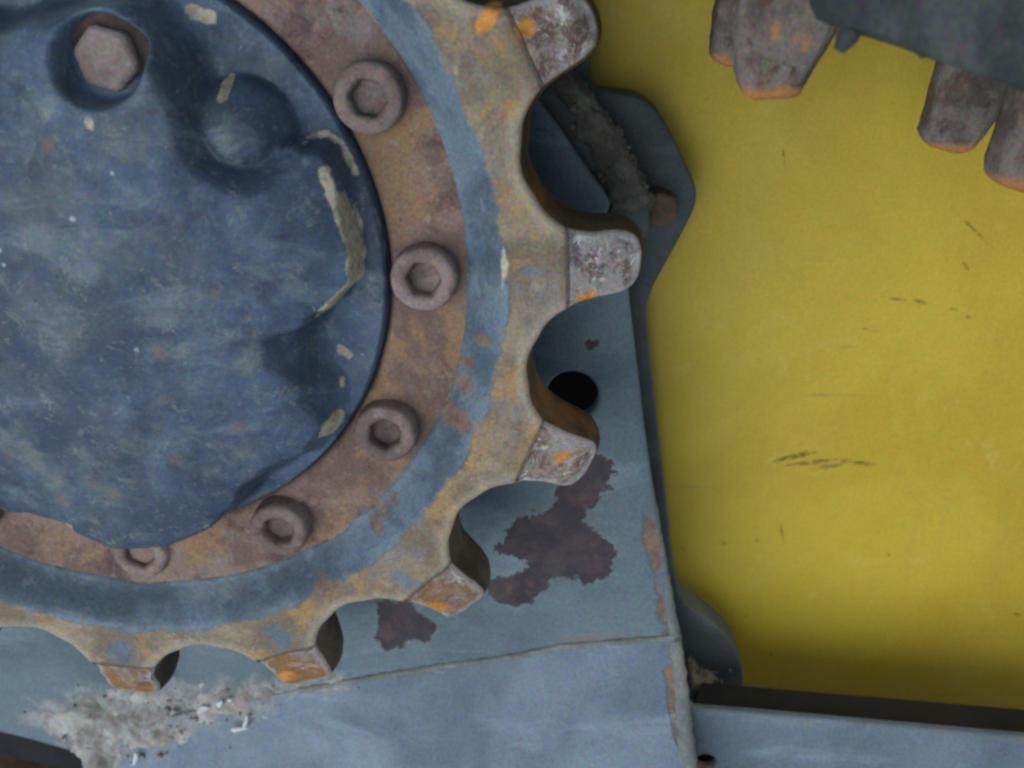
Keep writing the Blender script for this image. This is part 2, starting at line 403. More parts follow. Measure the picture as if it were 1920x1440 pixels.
def m_hub():
    m = Mat('hub_paint')
    c = m.mix((.040, .062, .104), (.070, .112, .180), m.sm(m.noise(2.6, 6, .66, .3), .40, .62))
    c = m.mix(c, (.075, .100, .105), m.sm(m.noise(1.9, 6, .66, .6), .50, .66, 0, .55))
    streak = m.noise(5, 7, .66, .8, m.mapv((0, math.radians(22), 0), (.5, 1, 1.35)))
    c = m.mix(c, (.15, .20, .24), m.sm(streak, .50, .68, 0, .55))
    scr = m.noise(16, 4, .6, .25, m.mapv((0, math.radians(24), 0), (.10, 1, 2.2)))
    c = m.mix(c, (.24, .29, .33), m.ms('MULTIPLY', m.sm(scr, .66, .71), m.sm(m.noise(2.3, 3), .50, .64, 0, .5)))
    scr2 = m.noise(14, 4, .6, .25, m.mapv((0, math.radians(40), 0), (.07, 1, 2.6)))
    c = m.mix(c, (.016, .022, .034), m.ms('MULTIPLY', m.sm(scr2, .66, .70), m.sm(m.noise(2.9, 3), .52, .64, 0, .5)))
    c = m.mix(c, (.20, .225, .215), m.sm(m.noise(11, 8, .78, .5), .54, .68, 0, .55))
    c = m.mix(c, (.020, .030, .046), m.sm(m.noise(4.1, 6, .62, .4), .53, .68, 0, .62))
    c = m.mix(c, (.26, .28, .28), m.sm(m.noise(36, 6, .82), .57, .69, 0, .55))
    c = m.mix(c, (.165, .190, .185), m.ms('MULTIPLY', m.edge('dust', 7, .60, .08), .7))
    c = m.mix(c, (.18, .115, .095), m.ms('MULTIPLY', m.edge('rust', 20, .06, .014), .5))
    c = m.mix(c, (.40, .44, .48), m.edge('white', 40, .020, .006))
    chip = m.edge('chip', 18, .038, .004)
    c = m.mix(c, m.mix((.42, .385, .285), (.27, .25, .185), m.sm(m.noise(24, 5, .65), .42, .62)), chip)
    h = m.ms('ADD', m.ms('MULTIPLY', m.noise(4, 5, .5), .8), m.ms('MULTIPLY', m.noise(70, 3, .6), .05))
    h = m.ms('MULTIPLY_ADD', chip, -.06, h)
    m.bump(h, .5, .0035)
    r = m.sm(m.noise(8, 6, .6), .4, .62, .48, .75)
    return m.fin(c, r, .36)
def m_flange():
    m = Mat('flange_rust')
    c = m.mix((.160, .105, .088), (.250, .172, .140), m.sm(m.noise(4.0, 6, .64, .3), .43, .59))
    c = m.mix(c, (.29, .175, .095), m.sm(m.noise(3.3, 7, .68, .7), .50, .61, 0, .8))
    c = m.mix(c, (.095, .058, .062), m.sm(m.noise(4.7, 7, .70, .4), .51, .64, 0, .85))
    c = m.mix(c, (.22, .22, .22), m.sm(m.noise(4.4, 6, .7, .4), .57, .68, 0, .45))
    c = m.mix(c, (.070, .048, .042), m.sm(m.noise(19, 6, .7), .60, .71, 0, .7))
    c = m.mix(c, (.33, .275, .235), m.sm(m.noise(30, 5, .72), .57, .72, 0, .5))
    h = m.ms('ADD', m.noise(14, 6, .65), m.ms('MULTIPLY', m.noise(60, 4, .7), .35))
    m.bump(h, .6, .0020)
    return m.fin(c, .82, .25)
def rusty_face(m):
    """worn cast tooth face: tan wear, rust bloom, grey dust"""
    c = m.mix((.185, .146, .104), (.315, .248, .168), m.sm(m.noise(5, 6, .64, .3), .42, .60))
    c = m.mix(c, (.40, .235, .085), m.sm(m.noise(3.4, 7, .68, .8), .50, .62, 0, .8))
    c = m.mix(c, (.205, .195, .185), m.sm(m.noise(3.9, 7, .66, .5), .51, .63, 0, .7))
    c = m.mix(c, (.150, .105, .090), m.sm(m.noise(8, 7, .68, .3), .55, .68, 0, .75))
    c = m.mix(c, (.44, .385, .30), m.sm(m.noise(15, 6, .72, .3), .56, .72, 0, .55))
    c = m.mix(c, (.10, .075, .065), m.sm(m.noise(40, 5, .72), .62, .74, 0, .5))
    return c
def paint_band(m):
    c = m.mix((.075, .112, .150), (.138, .192, .245), m.sm(m.noise(4.2, 6, .62, .3), .42, .60))
    c = m.mix(c, (.215, .245, .265), m.sm(m.noise(12, 7, .70, .3), .54, .70, 0, .6))
    c = m.mix(c, (.070, .085, .088), m.sm(m.noise(7, 7, .70, .3), .56, .70, 0, .6))
    c = m.mix(c, (.20, .155, .12), m.sm(m.noise(5.5, 7, .70, .5), .60, .68, 0, .6))
    return c
def m_band():
    m = Mat('band_paint_and_wear', False)
    face = rusty_face(m)
    blue = paint_band(m)
    k = m.edge('paint', 8, .10, .007)
    c = m.mix(face, blue, k)
    brown = m.mix((.165, .105, .088), (.235, .165, .13), m.sm(m.noise(16, 6, .65), .42, .6))
    c = m.mix(c, brown, m.edge('wear', 11, .13, .012))
    c = m.mix(c, (.50, .46, .33), m.edge('cream', 24, .02, .005))
    m.bump(m.ms('ADD', m.ms('MULTIPLY', k, .6), m.ms('MULTIPLY', m.noise(30, 6, .66), .7)), .6, .0013)
    return m.fin(c, m.sm(k, 0, 1, .8, .56), .34)
def m_tooth():
    m = Mat('tooth_steel', False)
    c = rusty_face(m)
    c = m.mix(c, paint_band(m), m.ms('MULTIPLY', m.edge('paint', 7, .16, .014), .8))
    c = m.mix(c, (.43, .375, .30), m.ms('MULTIPLY', m.edge('lip', 12, .07, .02), .45))
    # scuffed, flaking tip
    tip = m.mix((.135, .108, .108), (.370, .350, .340), m.sm(m.noise(11, 7, .78, .4), .43, .56))
    tip = m.mix(tip, (.21, .115, .065), m.sm(m.noise(7, 7, .72, .4), .53, .64, 0, .8))
    tip = m.mix(tip, m.mix((.25, .125, .055), (.38, .20, .075), m.noise(15, 6, .7)), m.ms('MULTIPLY', m.at('rusty'), m.sm(m.noise(5, 6, .68), .36, .55)))
    tip = m.mix(tip, (.70, .68, .65), m.ms('MULTIPLY', m.sm(m.noise(19, 6, .75, .8), .54, .62), m.ms('SUBTRACT', 1.0, m.ms('MULTIPLY', m.at('rusty'), .7))))
    tip = m.mix(tip, (.50, .48, .46), m.ms('MULTIPLY', m.edge('lip', 22, .05, .01, .016), .6))
    kf = m.edge('facet', 18, .012, .004)
    line = m.ms('MULTIPLY', m.edge('facet', 18, .012, .005, -.012), m.ms('SUBTRACT', 1.0, kf))
    c = m.mix(c, (.085, .070, .068), m.ms('MULTIPLY', line, .7))
    c = m.mix(c, tip, kf)
    fl = m.mix((.055, .044, .032), (.110, .084, .056), m.sm(m.noise(6, 6, .62), .42, .60))
    fl = m.mix(fl, (.24, .115, .045), m.sm(m.noise(2.4, 5, .6, .5), .54, .66, 0, .85))
    c = m.mix(c, fl, m.edge('flank', 20, .02, .01))
    c = m.mix(c, m.mix((.72, .32, .06), (.55, .20, .04), m.sm(m.noise(26, 6, .7), .4, .62)), m.ms('MULTIPLY', m.edge('orange', 20, .035, .008), .92))
    h = m.ms('ADD', m.ms('MULTIPLY', m.noise(17, 7, .74), m.sm(kf, 0, 1, .6, 1.8)), m.ms('MULTIPLY', m.noise(5, 4), .8))
    m.bump(h, .65, .0020)
    return m.fin(c, m.sm(kf, 0, 1, .84, .55), .34, m.ms('MULTIPLY', kf, .2))
def m_bolt():
    m = Mat('bolt_rust')
    oi = m.nt.nodes.new('ShaderNodeObjectInfo')
    c = m.mix((.185, .130, .116), (.300, .225, .205), m.sm(m.noise(7, 7, .68, .3), .41, .60))
    c = m.mix(c, (.22, .125, .070), m.sm(m.noise(5, 6, .66, .5), .53, .66, 0, .6))
    c = m.mix(c, (.085, .058, .054), m.sm(m.noise(11, 7, .70), .54, .67, 0, .8))
    c = m.mix(c, (.40, .38, .375), m.sm(m.noise(8, 7, .74), .58, .70, 0, .65))
    c = m.mix(c, (.12, .088, .076), m.ms('MULTIPLY', oi.outputs['Random'], .45))
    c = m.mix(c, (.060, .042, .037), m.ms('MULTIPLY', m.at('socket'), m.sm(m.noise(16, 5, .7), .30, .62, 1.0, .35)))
    m.bump(m.ms('ADD', m.noise(22, 7, .7), m.ms('MULTIPLY', m.noise(6, 4), 1.2)), .7, .0022)
    return m.fin(c, .74, .3)
def m_plate(name, c0, c1, grime=.5, rust=None):
    m = Mat(name)
    c = m.mix(c0, c1, m.sm(m.noise(1.3, 6, .6, .5), .40, .62))
    c = m.mix(c, tuple(v*.62 for v in c0), m.sm(m.noise(2.3, 6, .62, .5), .55, .70, 0, .5))
    wipe = m.noise(2.2, 7, .62, .9, m.mapv((0, math.radians(-20), 0), (.45, 1, 1.5)))
    c = m.mix(c, tuple(min(1, v*1.55+.03) for v in c1), m.sm(wipe, .50, .68, 0, .42))
    c = m.mix(c, (.20, .19, .17), m.sm(m.noise(12, 6, .7), .60, .78, 0, grime))
    c = m.mix(c, (.055, .06, .06), m.sm(m.noise(22, 6, .78), .61, .72, 0, .5))
    sc_ = m.noise(13, 4, .6, .2, m.mapv((0, math.radians(-14), 0), (.07, 1, 2.4)))
    c = m.mix(c, tuple(min(1, v*1.8+.05) for v in c1), m.ms('MULTIPLY', m.sm(sc_, .63, .69), m.sm(m.noise(1.9, 3), .48, .62, 0, .45)))
    if rust:
        rc = m.mix((.034, .029, .038), (.072, .054, .056), m.sm(m.noise(12, 6, .65), .38, .66))
        k = m.edge('rust', 11, .17, .005)
        halo = m.ms('MULTIPLY', m.edge('rust', 11, .17, .012, -.022), m.ms('SUBTRACT', 1.0, k))
        c = m.mix(c, m.mix((.25, .27, .27), (.15, .115, .10), m.sm(m.noise(9, 5, .7), .42, .58)), m.ms('MULTIPLY', halo, .22))
        rc = m.mix(rc, (.135, .080, .055), m.sm(m.noise(6, 7, .7, .4), .54, .68, 0, .7))
        rc = m.mix(rc, (.024, .020, .026), m.sm(m.noise(26, 6, .72), .57, .70, 0, .7))
        c = m.mix(c, rc, k)
        rr = m.mix((.150, .100, .088), (.25, .155, .10), m.sm(m.noise(7, 5, .6), .42, .66))
        rr = m.mix(rr, (.30, .30, .30), m.sm(m.noise(13, 5, .7), .58, .72))
        k2 = m.edge('edgerust', 9, .07, .008)
        c = m.mix(c, rr, k2)
        c = m.mix(c, (.19, .18, .155), m.ms('MULTIPLY', m.edge('seam', 9, .09, .02), .8))
        c = m.mix(c, m.mix((.20, .195, .185), (.33, .33, .325), m.sm(m.noise(14, 7, .72), .42, .6)), m.ms('MULTIPLY', m.edge('dust', 7, .30, .05), .8))
        m.bump(m.ms('ADD', m.ms('MULTIPLY', m.ms('ADD', k, k2), -1.2), m.ms('MULTIPLY', m.noise(26, 6, .62), .35)), .6, .0011)
    else:
        m.bump(m.noise(22, 6, .62), .35, .0008)
    return m.fin(c, m.sm(m.noise(6, 5), .3, .7, .5, .75), .35)
def m_simple(name, a, b, sc=8, rough=.8, spots=None, bsc=30, bst=.5, bd=.0015, spec=.3):
    m = Mat(name)
    c = m.mix(a, b, m.sm(m.noise(sc, 6, .62, .3), .36, .66))
    if spots: c = m.mix(c, spots, m.sm(m.noise(sc*3, 6, .7), .58, .74, 0, .7))
    m.bump(m.noise(bsc, 6, .66), bst, bd)
    return m.fin(c, rough, spec)
def m_lug():
    m = Mat('lug_rust')
    c = m.mix((.105, .084, .072), (.200, .168, .145), m.sm(m.noise(6, 7, .68), .42, .58))
    c = m.mix(c, (.20, .225, .22), m.sm(m.noise(11, 7, .74), .54, .68, 0, .65))
    c = m.mix(c, (.125, .066, .045), m.sm(m.noise(7, 7, .7, .4), .52, .64, 0, .8))
    c = m.mix(c, (.040, .034, .034), m.sm(m.noise(16, 7, .72), .56, .68, 0, .75))
    c = m.mix(c, (.45, .20, .07), m.edge('tip', 16, .05, .015))
    c = m.mix(c, (.45, .19, .07), m.edge('orange', 26, .03, .01))
    m.bump(m.noise(24, 7, .7), .7, .0022)
    return m.fin(c, .8, .25)
def m_rubber():
    m = Mat('dusty_rubber')
    c = m.mix((.040, .048, .048), (.078, .090, .088), m.sm(m.noise(3.5, 7, .68, .4), .42, .60))
    st = m.noise(6, 5, .62, .3, m.mapv((0, math.radians(38), 0), (.14, 1, 1.8)))
    c = m.mix(c, (.15, .165, .16), m.sm(st, .58, .70, 0, .6))
    c = m.mix(c, (.11, .105, .085), m.sm(m.noise(9, 7, .72), .56, .70, 0, .6))
    c = m.mix(c, (.022, .024, .024), m.sm(m.noise(20, 6, .72), .58, .70, 0, .6))
    m.bump(m.noise(14, 7, .72), .7, .003)
    return m.fin(c, .85, .25)
def m_yellow():
    m = Mat('yellow_paint')
    c = m.mix((.50, .350, .028), (.580, .425, .040), m.sm(m.noise(.9, 6, .6, .4), .38, .62))
    c = m.mix(c, (.43, .32, .045), m.sm(m.noise(2.0, 7, .66, .5), .54, .74, 0, .28))
    run = m.noise(5, 6, .66, .3, m.mapv((0, math.radians(4), 0), (1.4, 1, .16)))
    c = m.mix(c, (.40, .31, .07), m.sm(run, .55, .74, 0, .2))
    c = m.mix(c, (.64, .54, .17), m.sm(m.noise(4.5, 7, .7, .4), .56, .74, 0, .35))
    c = m.mix(c, (.20, .15, .05), m.sm(m.noise(30, 3, .8), .70, .76, 0, .6))
    scr = m.noise(11, 4, .6, .2, m.mapv((0, math.radians(38), 0), (.06, 1, 3.0)))
    c = m.mix(c, (.30, .23, .06), m.ms('MULTIPLY', m.sm(scr, .66, .70), m.sm(m.noise(1.7, 3), .52, .62, 0, .6)))
    m.bump(m.noise(45, 5, .7), .15, .0005)
    return m.fin(c, m.sm(m.noise(3, 6, .66), .4, .62, .42, .62), .4, 0.0, .75)
def m_scuff():
    m = Mat('scuff_dirt')
    k = m.sm(m.noise(30, 6, .72), .38, .60, 0, .42)
    tr = m.nt.nodes.new('ShaderNodeBsdfTransparent'); mx = m.nt.nodes.new('ShaderNodeMixShader')
    m.nt.links.new(k, mx.inputs[0]); m.nt.links.new(tr.outputs[0], mx.inputs[1]); m.nt.links.new(m.b.outputs[0], mx.inputs[2])
    m.nt.links.new(mx.outputs[0], m.out.inputs[0])
    return m.fin((.085, .065, .03), .8, .2)

HUB = m_hub(); FLANGE = m_flange(); BAND = m_band(); TOOTH = m_tooth(); BOLT = m_bolt()
SIDE = m_plate('frame_paint', (.088, .130, .154), (.125, .176, .205), .4, True)
LOWER = m_plate('lower_frame_paint', (.118, .162, .212), (.178, .234, .302), .45, True)
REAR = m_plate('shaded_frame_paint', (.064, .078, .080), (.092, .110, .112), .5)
BEAM = m_plate('beam_paint', (.115, .156, .198), (.170, .222, .280), .5, True)
DARK = m_simple('shade_dark_steel', (.012, .013, .015), (.022, .022, .024), 4)  # near-black colour stands in for shade on the beam top and inside openings
MUD = m_simple('dried_mud', (.150, .135, .115), (.225, .205, .175), 9, .95, (.30, .285, .26), 40, .8, .003, .1)
MUDPALE = m_simple('pale_grit', (.26, .245, .225), (.52, .51, .49), 7, .95, (.72, .74, .74), 40, .9, .003, .1)
MUDDARK = m_simple('dark_mud', (.105, .098, .084), (.200, .188, .160), 9, .95, (.15, .15, .12), 40, .8, .003, .1)
WELD = m_simple('weld_bead', (.150, .170, .165), (.235, .245, .23), 8, .85, (.22, .16, .12), 26, .6, .002)
HEXM = m_simple('plug_rust', (.190, .145, .130), (.285, .245, .235), 7, .75, (.17, .10, .08), 30, .6, .0016)
SOCK = m_simple('plug_recess', (.040, .032, .030), (.085, .062, .052), 10, .85)
RBOLT = m_simple('brown_bolt', (.095, .065, .048), (.175, .112, .075), 10, .85, (.17, .10, .06))
RUBBER = m_rubber()
LUG = m_lug(); YEL = m_yellow(); SCUFF = m_scuff()
SHADOWRING = m_simple('shadow_gap', (.018, .016, .015), (.035, .030, .026), 10, .7)  # near-black colour stands for the shadow in the gap round the cover

# ================================================================== yellow panel
yp = thing('yellow_panel', 'large flat yellow painted steel panel with dark scuffs, behind the frame', 'panel', (2.6, 1.2, 1.05))
n = 40
ys = np.linspace(-1.8, 3.6, n)
uu, gy = np.meshgrid(np.linspace(0, 1, n), ys, indexing='ij')
x0 = 1.38+.26*sstep(gy, -.15, .15)
gx = x0+uu*(5.0-x0)
gz = 1.05+.004*np.sin(gx*1.3+.5)+.004*np.sin(gy*1.1)
make('panel_sheet', np.stack([gx, gy, gz], -1).reshape(-1, 3), grid_faces(n, n), YEL, yp)
for i in range(22):
    a, b = [np.array(p) for p in D['scuff%d' % i]]
    L = np.linalg.norm(b-a); d = (b-a)/max(L, 1e-6); nn = np.array([-d[1], d[0]])
    w = .007 if L < .05 else (.010 if 6 <= i <= 10 else .0055)
    a2 = a-d*w; b2 = b+d*w; ts = np.linspace(0, 1, 9); v = []
    for t in ts:
        c = a2+(b2-a2)*t; ww = w*max(.15, math.sin(math.pi*t)**.7)*random.uniform(.7, 1.2)
        z = 1.05+.004*math.sin(c[0]*1.3+.5)+.004*math.sin(c[1]*1.1)-.006
        for sgn in (-1, 1): v.append([*(c+nn*ww*sgn), z])
    make('scuff_mark', v, [(2*k, 2*k+1, 2*k+3, 2*k+2) for k in range(8)], SCUFF, yp)

# ================================================================== track frame
fr = thing('track_frame', 'weathered blue-grey steel track frame with rust patches, behind the sprocket', 'track frame', (1.2, 2.2, .6))
hc = D['hole'][0]; hr = D['holeR'][0][0]-hc[0]
hole = [[hc[0]+hr*math.cos(a), hc[1]+hr*math.sin(a)] for a in np.linspace(0, 2*math.pi, 48, endpoint=False)]
side = D['side']
def side_rust(x, y):
    r = np.maximum(poly_sdf(x, y, D['patch1'])+.004, poly_sdf(x, y, D['patch2'])+.004)
    return np.maximum(r, dots_sdf(x, y, D['speck'], .008))
sidep = plate('side_plate', side, lambda x, y: .5+0*x, .06, .03, SIDE, fr, [hole], {
    'rust': side_rust, 'dust': lambda x, y: poly_sdf(x, y, D['mudlow'])+.02,
    'edgerust': lambda x, y: poly_sdf(x, y, D['edgerust'])-.005,
    'seam': lambda x, y: np.maximum(poly_sdf(x, y, D['patch3'])-.0, path_sdf(x, y, side[19:25], .018)-.02)})
KL = .45
lowz = lambda x, y: .5-(y-2.005+.222*x)*KL
plate('lower_plate', D['lower'], lowz, .10, .035, LOWER, fr, (), bevel=.003, attrs={
    'rust': lambda x, y: -1+0*x, 'dust': lambda x, y: poly_sdf(x, y, D['mudlow'])+.01,
    'edgerust': lambda x, y: poly_sdf(x, y, D['lowrust'])-.003,
    'seam': lambda x, y: path_sdf(x, y, D['lower'][1:7], .02)-.02})
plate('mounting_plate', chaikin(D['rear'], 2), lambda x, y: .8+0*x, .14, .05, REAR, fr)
# inner wall, coloured near black for the shade inside the hole and opening
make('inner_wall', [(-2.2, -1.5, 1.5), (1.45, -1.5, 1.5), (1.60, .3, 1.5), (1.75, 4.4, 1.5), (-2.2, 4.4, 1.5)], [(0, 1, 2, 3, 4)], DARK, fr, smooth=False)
make('inner_ledge', [(-1.6, 2.66, .62), (-1.05, 2.78, .62), (-.9, 3.2, .62), (-1.6, 3.2, .62), (-1.6, 2.62, .8), (-1.05, 2.74, .8), (-.9, 3.2, .8), (-1.6, 3.2, .8)],
     [(0, 1, 2, 3), (4, 5, 1, 0), (1, 5, 6, 2)], RBOLT, fr, smooth=False)
# beam: face plate with a bolt hole, and a top painted dark for the shade behind its edge
bc = D['beamhole'][0]; br = D['beamholeR'][0][0]-bc[0]
bh = [[bc[0]+br*math.cos(a), bc[1]+br*.75*math.sin(a)] for a in np.linspace(0, 2*math.pi, 32, endpoint=False)]
beam = thing('lower_beam', 'pale blue steel beam with a rust-ringed bolt hole, bottom right corner', 'beam', (2.6, 2.6, .5), 'thing')
plate('beam_face', D['beam'], lambda x, y: .45-(y-2.0)*.10, .03, .04, BEAM, beam, [bh], {
    'rust': lambda x, y: -1+0*x, 'dust': lambda x, y: -1+0*x, 'edgerust': lambda x, y: poly_sdf(x, y, D['beamrust'])-.03,
    'seam': lambda x, y: path_sdf(x, y, D['beam'][1:5], .010)-.012})
e0 = np.array(D['beam'][1]); e1 = np.array(D['beam'][4])
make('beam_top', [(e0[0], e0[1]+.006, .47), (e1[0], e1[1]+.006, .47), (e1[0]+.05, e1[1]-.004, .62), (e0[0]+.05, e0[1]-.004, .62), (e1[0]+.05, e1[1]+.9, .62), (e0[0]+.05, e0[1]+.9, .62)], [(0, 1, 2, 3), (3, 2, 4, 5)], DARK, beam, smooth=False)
make('hole_back', [(bc[0]-.1, bc[1]-.1, .53), (bc[0]+.1, bc[1]-.1, .53), (bc[0]+.1, bc[1]+.1, .53), (bc[0]-.1, bc[1]+.1, .53)], [(0, 1, 2, 3)], DARK, beam, smooth=False)  # near-black sheet standing for the shade inside the bolt hole

def bead(name, pts, rfun, mat, parent, seg=10, wob=.22, seed=3):
    pts = np.array(pts, float); n = len(pts); verts = []; 
    for i in range(n):
        t = pts[min(n-1, i+1)]-pts[max(0, i-1)]; t /= np.linalg.norm(t)
        u = np.cross(t, [0, 0, 1.0]); u /= np.linalg.norm(u); w = np.cross(t, u)
        for j in range(seg):
            a = 2*math.pi*j/seg
            r = rfun(i/(n-1))*(1+.08*math.sin(i*2.1))*(1+wob*(fbm(np.array([i*.9]), np.array([j*.5]), 1.0, seed)[0]-.5)*2)
            verts.append(pts[i]+(u*math.cos(a)+w*math.sin(a))*r)
    faces = [(i*seg+j, i*seg+(j+1) % seg, (i+1)*seg+(j+1) % seg, (i+1)*seg+j) for i in range(n-1) for j in range(seg)]
    faces += [tuple(range(seg)), tuple(range((n-1)*seg, n*seg))]
    return make(name, verts, faces, mat, parent)
# weld down the free right edge of the side plate and on to the beam
ed = [list(p)+[.52] for p in resample(side[11:20], .02, False)]
lw = D['lower'][6:10]
ed += [[p[0], p[1], float(lowz(p[0], p[1]))+.02] for p in resample(lw, .02, False)]
bead('edge_weld', ed, lambda t: .010+.032*max(0, (t-.33))/.67 if t > .33 else .010, WELD, fr)
sm_ = [list(p)+[.5] for p in resample([D['lower'][i] for i in (6, 5, 4, 3, 2)], .02, False)]
bead('seam_weld', sm_, lambda t: .013, WELD, fr, wob=.5, seed=9)
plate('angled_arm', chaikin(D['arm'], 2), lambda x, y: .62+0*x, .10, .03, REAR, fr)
# brown hex bolt on the mounting plate
rc = D['rbolt'][0]; rr_ = D['rbolt'][1][0]-rc[0]
hexp = [[rc[0]+rr_*1.02*math.cos(a+.4), rc[1]+rr_*1.02*math.sin(a+.4)] for a in np.linspace(0, 2*math.pi, 6, endpoint=False)]
extrude_profile('hex_bolt', chaikin(resample(hexp, .03), 1), .70, .82, RBOLT, fr, .012, .012)

# ================================================================== mud
def mud(name, poly, zf, thick, res, mat, seed, label, lump=14, rag=.05, edge=.05, crumbs=120):
    p = np.array(poly); x0, y0 = p.min(0)-.08; x1, y1 = p.max(0)+.08
    xs = np.arange(x0, x1, res); ys = np.arange(y0, y1, res)
    gx, gy = np.meshgrid(xs, ys, indexing='ij')
    d = poly_sdf(gx, gy, poly)+(fbm(gx, gy, 11, seed)-.5)*2*rag
    h = sstep(d, 0, edge)*thick*(.35+1.1*fbm(gx, gy, lump, seed+3))+np.maximum(0, fbm(gx, gy, lump*2.6, seed+7)-.5)*thick*1.2*sstep(d, 0, .03)
    h = np.where(d > 0, h, -.03+0*h)
    z = zf(gx, gy)-h+.004
    keep = d > -.02
    idx = -np.ones(gx.shape, int); idx[keep] = np.arange(keep.sum())
    verts = np.stack([gx[keep], gy[keep], z[keep]], 1)
    f = []
    for i in range(len(xs)-1):
        for j in range(len(ys)-1):
            q = (idx[i, j], idx[i+1, j], idx[i+1, j+1], idx[i, j+1])
            if min(q) >= 0: f.append(q[::-1])
    verts = verts.tolist(); p = np.array(poly)
    R2 = np.random.default_rng(seed)
    for _ in range(crumbs):                                      # loose crumbs on and around the cake
        q = p[R2.integers(len(p))]*(1-(u := R2.uniform(0, .9)))+p.mean(0)*u+R2.normal(0, .045, 2)
        r = R2.uniform(.003, .006)*(1+2.0*R2.uniform()**5); z = float(zf(np.array([q[0]]), np.array([q[1]]))[0])-r*.35-.004
        b = len(verts)
        for v in ((1, 0, 0), (-1, 0, 0), (0, 1, 0), (0, -1, 0), (0, 0, 1), (0, 0, -1), (.6, .6, -.5), (-.6, .55, -.5), (.5, -.6, -.55), (-.6, -.6, -.5)):
            verts.append([q[0]+v[0]*r*R2.uniform(.7, 1.3), q[1]+v[1]*r*R2.uniform(.7, 1.3), z+v[2]*r*R2.uniform(.7, 1.3)])
        for t in ((0, 2, 6), (2, 5, 6), (5, 0, 6), (2, 1, 7), (1, 5, 7), (5, 2, 7), (0, 5, 8), (5, 3, 8), (3, 0, 8), (1, 3, 9), (3, 5, 9), (5, 1, 9), (0, 4, 2), (2, 4, 1), (1, 4, 3), (3, 4, 0)):
            f.append(tuple(b+k for k in t))
    return make(name, verts, f, mat, None, label=label, cat='mud', kind='stuff')
mud('dried_mud', D['mudlow'], lambda x, y: np.minimum(lowz(x, y), .5), .028, .008, MUDPALE, 5, 'pale grit and dried mud caked on the lower frame plate, bottom left', 20, .15, .14, 110)
mud('dried_mud', D['mudA'], lambda x, y: .60+.19*sstep((x-1.40)*.85-(y+.34)*.52, .10, .22), .04, .010, MUDDARK, 21, 'dark mud packed between the upper sprocket teeth and the mounting plate', 12, .06, .1, 40)
mud('dried_mud', D['mudB'], lambda x, y: .72-(y-1.85)*.35, .09, .008, MUD, 33, 'brown crumbled mud heaped in the corner above the pale beam', 14, .05)
# a few loose white flakes lying in the lower mud
for k, (px, py, l, w, a) in enumerate(((.0, 0, .05, .022, -.5), (.075, -.03, .035, .02, -.9), (.16, .06, .075, .014, -.2), (.19, .03, .05, .014, -1.2), (-.30, .22, .05, .02, -1.3), (.12, -.05, .02, .012, .3))):
    c = np.array(D['mudwhite'][0])+[px, py]; pts = []
    for t in np.linspace(0, 2*math.pi, 12, endpoint=False):
        r = 1+.35*math.sin(3*t+k)*.6
        q = np.array([math.cos(t)*l*.5*r, math.sin(t)*w*.5*r]); q = np.array([q[0]*math.cos(a)-q[1]*math.sin(a), q[0]*math.sin(a)+q[1]*math.cos(a)])
        pts.append(c+q)
    v = [[p[0], p[1], float(min(.5, lowz(p[0], p[1])))-.034] for p in pts]+[[p[0], p[1], float(min(.5, lowz(p[0], p[1])))-.022] for p in pts]
    FL = bpy.data.materials.get('white_flake') or m_simple('white_flake', (.55, .58, .60), (.68, .70, .72), 20, .8)
    make('paint_flake', v, [tuple(range(12))]+[(i, (i+1) % 12, 12+(i+1) % 12, 12+i) for i in range(12)], FL, None, smooth=False,
         label=['broad white flake highest in the lower grit', 'small white flake just left of the lowest right tooth', 'long white flake along the lower edge of the grit', 'upright white flake standing on the long one', 'white flake at the grit nearest the dark opening', 'tiny white flake beside the broad one'][k], cat='flake')

# ================================================================== hub cover
hub = thing('hub_cover', 'dark navy hub cover with chipped edges and a hex plug, inside the sprocket', 'hub cover', (0, 0, .1))
def lerp_table(th, tab):
    a = np.array([t[0] for t in tab], float); v = np.array([t[1:] for t in tab], float)
    a = np.r_[a, a[0]+360]; v = np.r_[v, v[:1]]
    th = (th-a[0]) % 360+a[0]
    i = np.clip(np.searchsorted(a, th, side='right')-1, 0, len(a)-2)
    t = (th-a[i])/(a[i+1]-a[i]); t = t*t*(3-2*t)
    return v[i]*(1-t)[..., None]+v[i+1]*t[..., None]
